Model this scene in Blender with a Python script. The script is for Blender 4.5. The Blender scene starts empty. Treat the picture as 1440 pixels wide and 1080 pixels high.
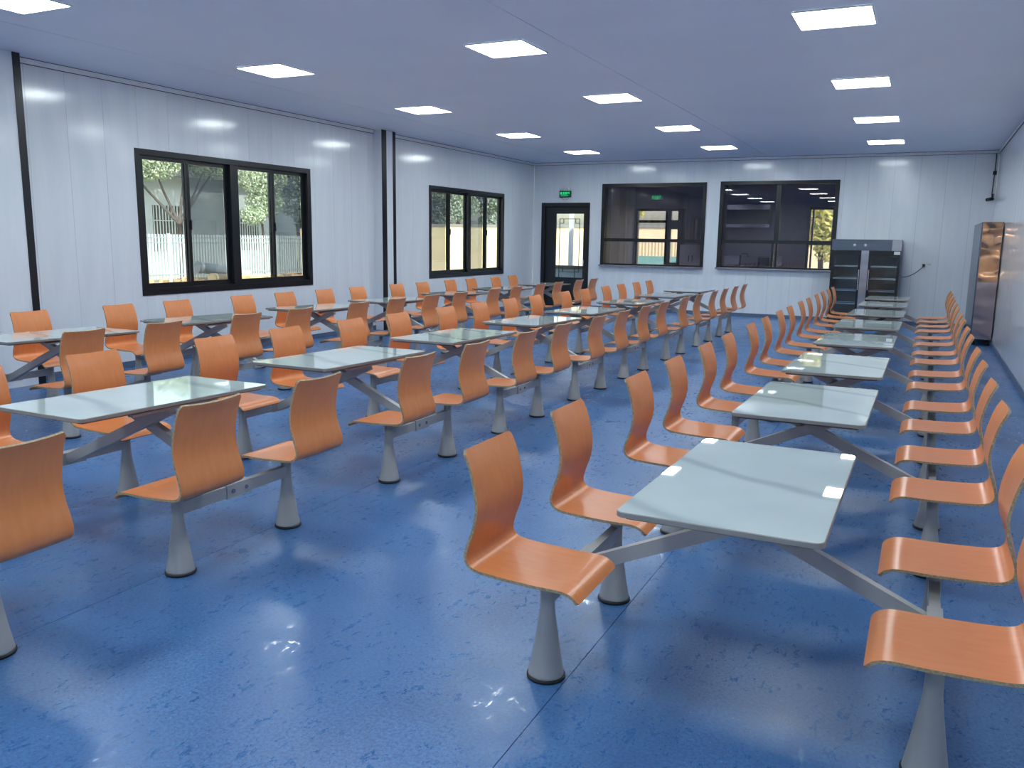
import bpy, math, random
from mathutils import Vector, Matrix

random.seed(11)
scene = bpy.context.scene
COL = scene.collection

# ------------------------------------------------------------------ camera
F_PX, YAW, PITCH, ROLL, CAM_H = 1179.1, math.radians(25.966), math.radians(9.843), math.radians(0.825), 1.6054
fw = Vector((-math.sin(YAW) * math.cos(PITCH), math.cos(YAW) * math.cos(PITCH), -math.sin(PITCH)))
rt = Vector((math.cos(YAW), math.sin(YAW), 0))
up = rt.cross(fw)
r2 = math.cos(ROLL) * rt + math.sin(ROLL) * up
u2 = -math.sin(ROLL) * rt + math.cos(ROLL) * up
cam_data = bpy.data.cameras.new('camera')
cam = bpy.data.objects.new('camera', cam_data)
COL.objects.link(cam)
cam.matrix_world = Matrix(((r2.x, u2.x, -fw.x, 0), (r2.y, u2.y, -fw.y, 0), (r2.z, u2.z, -fw.z, CAM_H), (0, 0, 0, 1)))
cam_data.sensor_width = 36
cam_data.lens = 36 * F_PX / 1440
cam_data.clip_start = 0.05
cam_data.clip_end = 500
scene.camera = cam

# ------------------------------------------------------------------ sky, sun, exposure
PANEL_GLOW = 12.0
world = bpy.data.worlds.new('sky_world')
scene.world = world
world.use_nodes = True
wn = world.node_tree
sky = wn.nodes.new('ShaderNodeTexSky')
sky.sky_type = 'NISHITA'
sky.sun_disc = False
sky.sun_elevation = math.radians(42)
sky.sun_rotation = math.radians(125)
sky.air_density = 1.2
sky.dust_density = 3.0
wn.nodes['Background'].inputs['Strength'].default_value = 0.2
wn.links.new(sky.outputs['Color'], wn.nodes['Background'].inputs['Color'])
sun_data = bpy.data.lights.new('sun', 'SUN')
sun_data.energy = 2.0
sun_data.color = (1.0, 0.93, 0.80)
sun_data.angle = math.radians(0.6)
sun = bpy.data.objects.new('sun', sun_data)
COL.objects.link(sun)
sun.rotation_euler = Vector((-0.52, 0.55, -0.62)).to_track_quat('-Z', 'Y').to_euler()
scene.view_settings.view_transform = 'Standard'
scene.view_settings.look = 'None'
scene.view_settings.exposure = 1.3
scene.view_settings.gamma = 1.0
scene.view_settings.use_curve_mapping = False

# ------------------------------------------------------------------ material helpers
def lin(h):
    c = [int(h[i:i + 2], 16) / 255 for i in (0, 2, 4)]
    return tuple(x / 12.92 if x <= 0.04045 else ((x + 0.055) / 1.055) ** 2.4 for x in c) + (1,)

class NT:
    def __init__(s, name):
        s.m = bpy.data.materials.new(name)
        s.m.use_nodes = True
        s.t = s.m.node_tree
        s.b = s.t.nodes['Principled BSDF']
        s.out = s.t.nodes['Material Output']
    def n(s, typ, **kw):
        x = s.t.nodes.new(typ)
        for k, v in kw.items():
            if k in x.inputs:
                x.inputs[k].default_value = v
            else:
                setattr(x, k, v)
        return x
    def l(s, a, b):
        s.t.links.new(a, b)
    def coords(s, kind='Object', scale=(1, 1, 1)):
        tc = s.n('ShaderNodeTexCoord')
        mp = s.n('ShaderNodeMapping')
        mp.inputs['Scale'].default_value = scale
        s.l(tc.outputs[kind], mp.inputs['Vector'])
        return mp.outputs['Vector']
    def noise(s, vec, scale, detail=3, rough=0.5, dist=0.0):
        x = s.n('ShaderNodeTexNoise')
        x.inputs['Scale'].default_value = scale
        x.inputs['Detail'].default_value = detail
        x.inputs['Roughness'].default_value = rough
        x.inputs['Distortion'].default_value = dist
        s.l(vec, x.inputs['Vector'])
        return x.outputs['Fac']
    def ramp(s, fac, stops):
        r = s.n('ShaderNodeValToRGB')
        e = r.color_ramp.elements
        while len(e) < len(stops):
            e.new(0.5)
        for el, (p, c) in zip(e, stops):
            el.position = p
            el.color = c if isinstance(c, tuple) else (c, c, c, 1)
        s.l(fac, r.inputs['Fac'])
        return r.outputs['Color']
    def mix(s, fac, a, b, mode='MIX'):
        x = s.n('ShaderNodeMix', data_type='RGBA', blend_type=mode)
        for sock, v in ((x.inputs[0], fac), (x.inputs[6], a), (x.inputs[7], b)):
            if hasattr(v, 'links'):
                s.l(v, sock)
            else:
                sock.default_value = v
        return x.outputs[2]
    def bump(s, h, strength, dist=0.01):
        b = s.n('ShaderNodeBump')
        b.inputs['Strength'].default_value = strength
        b.inputs['Distance'].default_value = dist
        s.l(h, b.inputs['Height'])
        s.l(b.outputs['Normal'], s.b.inputs['Normal'])

def plain(name, col, rough=0.5, metal=0.0, vary=0.06, scale=8.0, spec=0.5):
    t = NT(name)
    v = t.coords()
    c = lin(col)
    d = tuple(x * (1 - vary) for x in c[:3]) + (1,)
    e = tuple(min(1, x * (1 + vary)) for x in c[:3]) + (1,)
    t.l(t.ramp(t.noise(v, scale), [(0.3, d), (0.7, e)]), t.b.inputs['Base Color'])
    t.b.inputs['Roughness'].default_value = rough
    t.b.inputs['Metallic'].default_value = metal
    t.b.inputs['Specular IOR Level'].default_value = spec
    return t.m

MAT = {}

def mk_floor():
    t = NT('blue_vinyl')
    v = t.coords()
    big = t.ramp(t.noise(v, 0.9, 4, 0.55), [(0.3, lin('4876AC')), (0.7, lin('5284BA'))])
    mott = t.noise(t.coords(scale=(1, 0.55, 1)), 14, 6, 0.7, 0.3)
    c = t.mix(t.ramp(mott, [(0.35, 0.0), (0.75, 0.45)]), big, lin('355E96'))
    fine = t.noise(v, 75, 4, 0.75)
    c = t.mix(t.ramp(fine, [(0.36, 0.85), (0.58, 0.0)]), c, lin('2C4E84'))
    scr = t.noise(t.coords(scale=(1.0, 0.16, 1)), 16, 5, 0.75, 0.8)
    c = t.mix(t.ramp(scr, [(0.70, 0.0), (0.76, 0.28)]), c, lin('2C4876'))
    fleck = t.noise(v, 90, 2, 0.6)
    c = t.mix(t.ramp(fleck, [(0.68, 0.0), (0.74, 0.55)]), c, lin('B8CCE0'))
    t.l(c, t.b.inputs['Base Color'])
    # matt film with small worn, smooth spots that catch the lamps
    zone = t.noise(v, 2.6, 3, 0.6)
    spot = t.noise(t.coords(scale=(1, 0.5, 1)), 26, 6, 0.8, 0.5)
    mul = t.n('ShaderNodeMath', operation='MULTIPLY')
    t.l(t.ramp(zone, [(0.42, 0.0), (0.55, 1.0)]), mul.inputs[0])
    t.l(t.ramp(spot, [(0.56, 0.0), (0.61, 1.0)]), mul.inputs[1])
    base_r = t.ramp(t.noise(v, 2.2, 4, 0.6), [(0.3, 0.40), (0.7, 0.27)])
    r = t.mix(mul.outputs[0], base_r, (0.06, 0.06, 0.06, 1))
    t.l(r, t.b.inputs['Roughness'])
    t.b.inputs['Specular IOR Level'].default_value = 0.5
    t.bump(t.noise(v, 45, 4, 0.6), 0.06, 0.004)
    return t.m

def mk_wall(name, a, b):
    t = NT(name)
    oi = t.n('ShaderNodeObjectInfo')
    v = t.coords('Object', (6, 6, 0.7))
    add = t.n('ShaderNodeVectorMath', operation='ADD')
    t.l(v, add.inputs[0])
    t.l(oi.outputs['Location'], add.inputs[1])
    n = t.noise(add.outputs[0], 1.2, 5, 0.6, 0.4)
    t.l(t.ramp(n, [(0.35, lin(a)), (0.65, lin(b))]), t.b.inputs['Base Color'])
    t.b.inputs['Roughness'].default_value = 0.13
    t.b.inputs['Specular IOR Level'].default_value = 0.55
    t.bump(t.noise(t.coords('Object', (1, 1, 0.15)), 4, 2), 0.03, 0.02)
    return t.m

def mk_top():
    t = NT('marble_laminate')
    oi = t.n('ShaderNodeObjectInfo')
    mp = t.n('ShaderNodeMapping')
    tc = t.n('ShaderNodeTexCoord')
    t.l(tc.outputs['Object'], mp.inputs['Vector'])
    sc = t.n('ShaderNodeVectorMath', operation='SCALE')
    sc.inputs['Scale'].default_value = 1.7
    t.l(oi.outputs['Location'], sc.inputs[0])
    t.l(sc.outputs[0], mp.inputs['Location'])
    mp.inputs['Rotation'].default_value = (0, 0, 0.45)
    w = t.n('ShaderNodeTexWave', bands_direction='Y')
    w.inputs['Scale'].default_value = 0.55
    w.inputs['Distortion'].default_value = 5.5
    w.inputs['Detail'].default_value = 4
    w.inputs['Detail Scale'].default_value = 0.7
    t.l(mp.outputs['Vector'], w.inputs['Vector'])
    base = t.ramp(t.noise(mp.outputs['Vector'], 2.5, 4), [(0.3, lin('BCC9C8')), (0.7, lin('C7D3D2'))])
    vein = t.ramp(w.outputs['Fac'], [(0.0, 0.42), (0.035, 0.1), (0.09, 0.0)])
    t.l(t.mix(vein, base, lin('7E8C90')), t.b.inputs['Base Color'])
    t.b.inputs['Roughness'].default_value = 0.018
    t.b.inputs['Specular IOR Level'].default_value = 0.85
    return t.m

def mk_orange():
    t = NT('orange_laminate')
    v = t.coords('Object', (3, 14, 3))
    n = t.noise(v, 3, 3)
    t.l(t.ramp(n, [(0.3, lin('D9844E')), (0.7, lin('DF8C56'))]), t.b.inputs['Base Color'])
    t.b.inputs['Roughness'].default_value = 0.3
    t.b.inputs['Specular IOR Level'].default_value = 0.45
    return t.m

def mk_ply():
    t = NT('plywood_edge')
    v = t.coords('Object', (20, 20, 20))
    t.l(t.ramp(t.noise(v, 6, 3), [(0.35, lin('8F7B5E')), (0.65, lin('B8A684'))]), t.b.inputs['Base Color'])
    t.b.inputs['Roughness'].default_value = 0.55
    return t.m

def mk_glow(name, col, k, base=(0.8, 0.8, 0.8, 1)):
    t = NT(name)
    t.b.inputs['Base Color'].default_value = base
    t.b.inputs['Emission Color'].default_value = col
    t.b.inputs['Emission Strength'].default_value = k
    return t.m

def mk_glass(name, tint, ior=1.5, rough=0.0):
    t = NT(name)
    t.t.nodes.remove(t.b)
    # Schlick reflectance, the same from both sides of the thin pane
    lw = t.n('ShaderNodeLayerWeight')
    lw.inputs['Blend'].default_value = 0.5
    pw = t.n('ShaderNodeMath', operation='POWER')
    pw.inputs[1].default_value = 5.0
    t.l(lw.outputs['Facing'], pw.inputs[0])
    f0 = ((ior - 1) / (ior + 1)) ** 2
    fr = t.n('ShaderNodeMath', operation='MULTIPLY_ADD')
    fr.inputs[1].default_value = 1 - f0
    fr.inputs[2].default_value = f0
    t.l(pw.outputs[0], fr.inputs[0])
    tr = t.n('ShaderNodeBsdfTransparent')
    tr.inputs['Color'].default_value = tint
    gl = t.n('ShaderNodeBsdfGlossy')
    gl.inputs['Roughness'].default_value = rough
    mx = t.n('ShaderNodeMixShader')
    t.l(fr.outputs[0], mx.inputs[0])
    t.l(tr.outputs[0], mx.inputs[1])
    t.l(gl.outputs[0], mx.inputs[2])
    t.l(mx.outputs[0], t.out.inputs['Surface'])
    return t.m

def mk_screen():
    t = NT('insect_screen')
    t.t.nodes.remove(t.b)
    tr = t.n('ShaderNodeBsdfTransparent')
    df = t.n('ShaderNodeBsdfDiffuse')
    df.inputs['Color'].default_value = lin('6C747C')
    mx = t.n('ShaderNodeMixShader')
    mx.inputs[0].default_value = 0.45
    t.l(tr.outputs[0], mx.inputs[1])
    t.l(df.outputs[0], mx.inputs[2])
    t.l(mx.outputs[0], t.out.inputs['Surface'])
    return t.m

def mk_steel(name, col, rough, wave):
    t = NT(name)
    t.b.inputs['Metallic'].default_value = 1.0
    t.b.inputs['Roughness'].default_value = rough
    v = t.coords('Object', (1, 1, 1))
    c = lin(col)
    t.l(t.ramp(t.noise(v, 3), [(0.3, tuple(x * 0.92 for x in c[:3]) + (1,)), (0.7, c)]), t.b.inputs['Base Color'])
    t.bump(t.noise(t.coords('Object', (1, 1, 1.8)), 2.2, 1, 0.3), wave, 0.12)
    return t.m

def mk_leaf(name, a, b):
    t = NT(name)
    g = t.n('ShaderNodeNewGeometry')
    t.l(t.ramp(g.outputs['Random Per Island'], [(0.0, lin(a)), (1.0, lin(b))]), t.b.inputs['Base Color'])
    t.b.inputs['Roughness'].default_value = 0.6
    return t.m

M_FLOOR = mk_floor()
M_WALL = mk_wall('white_wall_panel', 'DDE2EA', 'E4E8EE')
M_CEIL = plain('ceiling_sheet', 'E4EAFA', 0.5, 0, 0.02, 1.0, 0.3)
M_SEAM = plain('seam_grey', '7A7E88', 0.7)
M_SEAMDARK = plain('dark_gasket', '2E323A', 0.6)
M_FLOORSEAM = plain('floor_seam_blue', '20345A', 0.7)
M_TRIM = plain('white_trim', 'E6E9EE', 0.35)
M_BASE = plain('blue_grey_skirting', '5A6C88', 0.45)
M_BLACK = plain('black_aluminium', '15191F', 0.28)
M_DARK = plain('dark_grey_leaf', '1E2328', 0.4)
M_TOP = mk_top()
M_EDGE = plain('table_edge', '8E8C88', 0.4)
M_BOARD = plain('brown_board', '6E5F5E', 0.6)
M_METAL = plain('grey_painted_steel', 'A9A9A8', 0.33, 0.0, 0.04)
M_RUBBER = plain('black_rubber', '0E0F11', 0.5)
M_ORANGE = mk_orange()
M_PLY = mk_ply()
M_LAMP = mk_glow('lamp_diffuser', (0.90, 1.0, 1.0, 1), PANEL_GLOW)
M_LAMPFRAME = plain('lamp_frame_white', 'E0E4E6', 0.4)
M_GLASS = mk_glass('window_glass', (0.92, 0.96, 0.96, 1))
M_TINT = mk_glass('serving_glass', (0.80, 0.77, 0.82, 1), 1.6)
M_SCREEN = mk_screen()
M_STEEL = mk_steel('brushed_steel', 'B4B4B8', 0.22, 0.05)
M_STEELDARK = mk_steel('dark_steel', '6C7480', 0.25, 0.05)
M_WAVY = mk_steel('wavy_steel', 'B8A4A2', 0.16, 0.15)
M_COPPER = mk_steel('copper_tint', 'F0B488', 0.1, 0.8)
M_GREEN = mk_glow('exit_green', (0.04, 0.9, 0.32, 1), 0.45, (0.02, 0.3, 0.1, 1))
M_GREENBACK = mk_glow('exit_back', (0.0, 0.12, 0.05, 1), 0.15, (0.004, 0.03, 0.015, 1))
M_WHITE = plain('white_plastic', 'D8DCDE', 0.4)
M_WHITEPRINT = plain('white_print', 'E8ECEC', 0.5)
M_KWALL = plain('kitchen_wall', 'ADA9B4', 0.5)
M_KFLOOR = plain('kitchen_floor', '6E6C70', 0.5)
M_GROUND = plain('yard_concrete', 'B9AD98', 0.9, 0, 0.15, 0.6)
M_RENDER = plain('white_render', 'A8B4B6', 0.9, 0, 0.06, 0.8)
M_CREAM = plain('cream_render', 'F0E2B8', 0.9, 0, 0.06, 0.8)
M_FENCE = plain('white_fence_paint', 'B4C2C4', 0.5)
M_BARK = plain('bark', '4E4A46', 0.9, 0, 0.2, 5)
M_LEAF = mk_leaf('leaf_green', '6E8468', 'B4C4A6')  # leaf tones paled, the haze on the window glass is put into them
M_LEAFDARK = mk_leaf('leaf_dark', '48584E', '86988A')
M_LEAFYEL = mk_leaf('leaf_yellow', '8A9A3C', 'D8CC70')
M_PIPE = plain('tan_pipe', 'C8B890', 0.5)
M_PIPEGREY = plain('grey_pipe', '8E9AA0', 0.45)
M_RUBBLE = plain('rubble', 'B89A70', 0.9, 0, 0.35, 3)
M_SHUT = plain('dark_window', '59544E', 0.5)
M_ROOF = plain('grey_roof', '8A8E8C', 0.8)

# ------------------------------------------------------------------ mesh helpers
class MB:
    def __init__(s):
        s.v, s.f, s.mi, s.sm = [], [], [], []
    def face(s, idx, mi=0, smooth=False):
        s.f.append(idx); s.mi.append(mi); s.sm.append(smooth)
    def box(s, a, b, mi=0):
        x0, y0, z0 = (min(p, q) for p, q in zip(a, b))
        x1, y1, z1 = (max(p, q) for p, q in zip(a, b))
        k = len(s.v)
        s.v += [(x0, y0, z0), (x1, y0, z0), (x1, y1, z0), (x0, y1, z0), (x0, y0, z1), (x1, y0, z1), (x1, y1, z1), (x0, y1, z1)]
        for q in ((3, 2, 1, 0), (4, 5, 6, 7), (0, 1, 5, 4), (1, 2, 6, 5), (2, 3, 7, 6), (3, 0, 4, 7)):
            s.face([k + i for i in q], mi)
        return s
    def bar(s, p, q, w, h, ref=(0, 0, 1), mi=0):
        p, q = Vector(p), Vector(q)
        d = (q - p).normalized()
        a = d.cross(Vector(ref)).normalized()
        b = a.cross(d)
        k = len(s.v)
        for e in (p, q):
            for i, j in ((-1, -1), (1, -1), (1, 1), (-1, 1)):
                s.v.append(tuple(e + a * (i * w / 2) + b * (j * h / 2)))
        for f in ((3, 2, 1, 0), (4, 5, 6, 7), (0, 1, 5, 4), (1, 2, 6, 5), (2, 3, 7, 6), (3, 0, 4, 7)):
            s.face([k + i for i in f], mi)
        return s
    def tube(s, pts, rad, n=10, mi=0, cap=True):
        pts = [Vector(p) for p in pts]
        if not isinstance(rad, (list, tuple)):
            rad = [rad] * len(pts)
        k = len(s.v)
        for i, p in enumerate(pts):
            d = (pts[min(i + 1, len(pts) - 1)] - pts[max(i - 1, 0)]).normalized()
            ref = Vector((0, 0, 1)) if abs(d.z) < 0.9 else Vector((1, 0, 0))
            a = d.cross(ref).normalized()
            b = a.cross(d)
            for j in range(n):
                t = 2 * math.pi * j / n
                s.v.append(tuple(p + (a * math.cos(t) + b * math.sin(t)) * rad[i]))
        for i in range(len(pts) - 1):
            for j in range(n):
                s.face([k + i * n + j, k + i * n + (j + 1) % n, k + (i + 1) * n + (j + 1) % n, k + (i + 1) * n + j], mi, True)
        if cap:
            s.face([k + j for j in range(n)], mi)
            s.face([k + (len(pts) - 1) * n + j for j in reversed(range(n))], mi)
        return s
    def lathe(s, prof, n=24, mi=0, c=(0, 0)):
        k = len(s.v)
        for r, z in prof:
            for j in range(n):
                t = 2 * math.pi * j / n
                s.v.append((c[0] + r * math.cos(t), c[1] + r * math.sin(t), z))
        for i in range(len(prof) - 1):
            for j in range(n):
                s.face([k + i * n + j, k + i * n + (j + 1) % n, k + (i + 1) * n + (j + 1) % n, k + (i + 1) * n + j], mi, True)
        s.face([k + j for j in reversed(range(n))], mi)
        s.face([k + (len(prof) - 1) * n + j for j in range(n)], mi)
        return s
    def mesh(s, name, *mats):
        m = bpy.data.meshes.new(name)
        m.from_pydata(s.v, [], s.f)
        for x in mats:
            m.materials.append(x)
        m.polygons.foreach_set('material_index', s.mi)
        m.polygons.foreach_set('use_smooth', s.sm)
        m.update()
        return m

def obj(name, mesh, parent=None, loc=None, rotz=0, kind=None):
    o = bpy.data.objects.new(name, mesh)
    COL.objects.link(o)
    if parent is not None:
        o.parent = parent
    if loc is not None:
        o.location = loc
    if rotz:
        o.rotation_euler = (0, 0, rotz)
    if kind:
        o['kind'] = kind
    return o

def empty(name, loc=(0, 0, 0), rotz=0):
    return obj(name, None, None, loc, rotz)

def tag(o, label, cat, group=None):
    o['label'] = label
    o['category'] = cat
    if group:
        o['group'] = group
    return o

def boxo(name, a, b, mat, parent=None, kind=None):
    """a box whose object origin is its own centre"""
    c = tuple((p + q) / 2 for p, q in zip(a, b))
    m = MB().box([p - k for p, k in zip(a, c)], [p - k for p, k in zip(b, c)]).mesh(name, mat)
    pl = c if parent is None else tuple(p - q for p, q in zip(c, wloc(parent)))
    return obj(name, m, parent, pl, 0, kind)

def wloc(o):
    l = Vector(o.location)
    while o.parent:
        o = o.parent
        l += Vector(o.location)
    return l

def copy_tree(o, parent=None):
    c = o.copy()
    COL.objects.link(c)
    c.parent = parent
    for ch in list(o.children):
        copy_tree(ch, c)
    return c

# ------------------------------------------------------------------ room shell
XL, XR, YF, YB, ZC = -8.577, 1.057, 18.664, -3.2, 3.379
PW = 0.462   # wall panel width

def cut(u0, u1, z0, z1, holes):
    """rectangles left of (u0..u1, z0..z1) when the holes are cut away"""
    us = sorted({u0, u1, *[u for h in holes for u in h[:2] if u0 < u < u1]})
    out = []
    for a, b in zip(us, us[1:]):
        mid = (a + b) / 2
        zs = [z0]
        for h in sorted([h for h in holes if h[0] < mid < h[1]], key=lambda h: h[2]):
            zs += [h[2], h[3]]
        zs.append(z1)
        for c, d in zip(zs[::2], zs[1::2]):
            if d - c > 0.005:
                out.append((a, b, c, d))
    return out

def panel_wall(name, axis, at, sign, u0, u1, z1, holes, label, start=0.0, mat=None):
    """axis 'x': wall plane x=at running along y; sign = direction of the room from the wall"""
    mat = mat or M_WALL
    def P(u, d, z):
        return (at + d * sign, u, z) if axis == 'x' else (u, at + d * sign, z)
    bk = MB()
    for a, b, c, d in cut(u0, u1, 0, z1, holes):
        bk.box(P(a, -0.14, c), P(b, -0.012, d))
    w = obj(name, bk.mesh(name, M_SEAM), kind='structure')
    w['label'] = label
    u = u0 - start
    while u < u1:
        a0, b0 = max(u, u0), min(u + PW, u1)
        if b0 - a0 > 0.01:
            for a, b, c, d in cut(a0, b0, 0, z1, holes):
                p = boxo('wall_panel', P(a + (0.0012 if a == a0 else 0), -0.012, c), P(b - (0.0012 if b == b0 else 0), 0, d), mat, w)
                p.rotation_euler.z = math.radians(random.uniform(-0.05, 0.05))
        u += PW
    return w

W_HOLES = [(0.62, 3.81, 0.85, 2.605), (7.26, 10.455, 0.85, 2.605), (13.90, 17.07, 0.82, 2.58)]
S_HOLES = [(-6.845, -4.435, 1.04, 2.87), (-4.142, -1.72, 1.05, 2.88)]
D_HOLE = (-8.36, -7.136, 0.0, 2.452)
panel_wall('wall_left', 'x', XL, 1, YB, YF, ZC, W_HOLES, 'glossy white panelled wall with black sliding windows', start=0.1)
panel_wall('wall_far', 'y', YF, -1, XL, XR, ZC, S_HOLES + [D_HOLE], 'white panelled wall with dark door and two serving windows')
panel_wall('wall_right', 'x', XR, -1, YB, YF, ZC, [], 'plain glossy white panelled wall at the right', start=0.2)
panel_wall('wall_back', 'y', YB, 1, XL, XR, ZC, [], 'white panelled wall behind the viewer')

fl = obj('floor', MB().box((XL - 0.14, YB - 0.14, -0.12), (XR + 0.14, YF + 0.14, -0.004)).mesh('floor', M_FLOORSEAM), kind='structure')
fl['label'] = 'worn blue vinyl floor with sheet seams'
sx = [XL, -7.33, -5.24, -3.147, -1.062, XR]
for a, b in zip(sx, sx[1:]):
    m = MB().box((a + 0.0015, YB, -0.004), (b - 0.0015, YF, 0.0)).mesh('floor_sheet', M_FLOOR)
    obj('floor_sheet', m, fl)

ce = obj('ceiling', MB().box((XL - 0.14, YB - 0.14, ZC + 0.01), (XR + 0.14, YF + 0.14, ZC + 0.2)).mesh('ceiling', M_BLACK), kind='structure')
ce['label'] = 'flat pale blue-grey ceiling of wide sheets'
cx = [XL - 0.02, -7.30, -3.17, XR + 0.02]
for a, b in zip(cx, cx[1:]):
    obj('ceiling_sheet', MB().box((a + 0.004, YB, ZC), (b - 0.004, YF, ZC + 0.01)).mesh('ceiling_sheet', M_CEIL), ce)

tn = 0
def trim(a, b, mat, label):
    global tn
    tn += 1
    o = boxo('trim_%d' % tn, a, b, mat, kind='structure')
    o['label'] = label
    return o
for a, b, lab in (((XL, YB), (XL + 0.012, YF), 'white ceiling trim along the window wall'),
                  ((XR - 0.012, YB), (XR, YF), 'white ceiling trim along the right wall'),
                  ((XL + 0.013, YF - 0.012), (XR - 0.013, YF), 'white ceiling trim along the far wall')):
    o = trim((*a, ZC - 0.058), (*b, ZC - 0.007), M_TRIM, lab)
    ins = 0.004
    a2 = (a[0] + (ins if a[0] > 0 else 0), a[1] + (ins if a[1] > 0 else 0))
    b2 = (b[0] - (ins if b[0] < 0 else 0), b[1])
    for z in (ZC - 0.0065, ZC - 0.0655):
        boxo('gasket', (*a2, z), (*b2, z + 0.0065), M_SEAMDARK, o)
for nm, a, b in (('baseboard_left', (XL, YB, 0), (XL + 0.012, YF, 0.075)), ('baseboard_right', (XR - 0.012, YB, 0), (XR, YF, 0.075)),
                 ('baseboard_far', (-7.13, YF - 0.012, 0), (XR - 0.013, YF, 0.075))):
    o = boxo(nm, a, b, M_BASE, kind='structure')
    o['label'] = 'low blue-grey skirting board'
# boxed columns on the window wall with black corner strips
for i, (a, b) in enumerate(((4.95, 5.79), (12.12, 12.52))):
    p = boxo('trim_%d' % (tn + 1), (XL, a, 0), (XL + 0.17, b, ZC - 0.002), M_WALL, kind='structure')
    tn += 1
    p['label'] = ('nearer', 'farther')[i] + ' boxed wall column with black corner strips'
    for c, wd in ((a, 0.13), (b, 0.075)):
        s = 1 if c == a else -1
        boxo('corner_strip', (XL + 0.171, c - s * 0.004, 0), (XL + 0.178, c + s * wd, ZC - 0.002), M_BLACK, p)

# ------------------------------------------------------------------ windows of the left wall
def window_left(n, y0, y1, z0, z1, screens, label):
    x = XL
    w = empty('window_%d' % n, (x, (y0 + y1) / 2, z0))
    w['kind'] = 'structure'
    w['label'] = label
    def B(nm, a, b, mat, par=None):
        return boxo(nm, a, b, mat, par or w)
    f = 0.075
    xi, xo = x + 0.012, x - 0.13
    B('frame', (xo, y0, z0), (xi, y0 + f, z1), M_BLACK)
    B('frame', (xo, y1 - f, z0), (xi, y1, z1), M_BLACK)
    B('frame', (xo, y0 + f, z1 - 0.07), (xi, y1 - f, z1), M_BLACK)
    B('frame', (xo, y0 + f, z0), (xi, y1 - f, z0 + 0.08), M_BLACK)
    ym = (y0 + y1) / 2
    B('mullion', (xo + 0.01, ym - 0.055, z0 + 0.08), (xi - 0.01, ym + 0.055, z1 - 0.07), M_BLACK)
    za, zb = z0 + 0.08, z1 - 0.07
    spans = [(y0 + f, ym - 0.055), (ym + 0.055, y1 - f)]
    k = 0
    for a, b in spans:
        mid = (a + b) / 2
        for j, (p, q) in enumerate(((a, mid + 0.03), (mid - 0.03, b))):
            sxo = x - 0.05 - 0.038 * j
            s = B('sash', (sxo, p, za), (sxo + 0.03, p + 0.05, zb), M_BLACK)
            B('stile', (sxo, q - 0.05, za), (sxo + 0.03, q, zb), M_BLACK)
            B('rail', (sxo, p + 0.05, za), (sxo + 0.03, q - 0.05, za + 0.065), M_BLACK)
            B('rail', (sxo, p + 0.05, zb - 0.05), (sxo + 0.03, q - 0.05, zb), M_BLACK)
            B('pane', (sxo + 0.012, p + 0.05, za + 0.065), (sxo + 0.017, q - 0.05, zb - 0.05), M_GLASS)
            if k in screens:
                B('insect_screen', (x - 0.115, p + 0.03, za + 0.02), (x - 0.114, q - 0.03, zb - 0.02), M_SCREEN)
            k += 1
        B('latch', (x - 0.02, mid + 0.012, 1.66), (x - 0.005, mid + 0.032, 1.78), M_BLACK)
    return w
window_left(1, 0.62, 3.81, 0.85, 2.605, (1, 3), 'black framed sliding window beside the viewer')
window_left(2, 7.26, 10.455, 0.85, 2.605, (1, 3), 'large black framed sliding window between the boxed columns')
window_left(3, 13.90, 17.07, 0.82, 2.58, (0, 2), 'black framed sliding window near the far corner')

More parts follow.
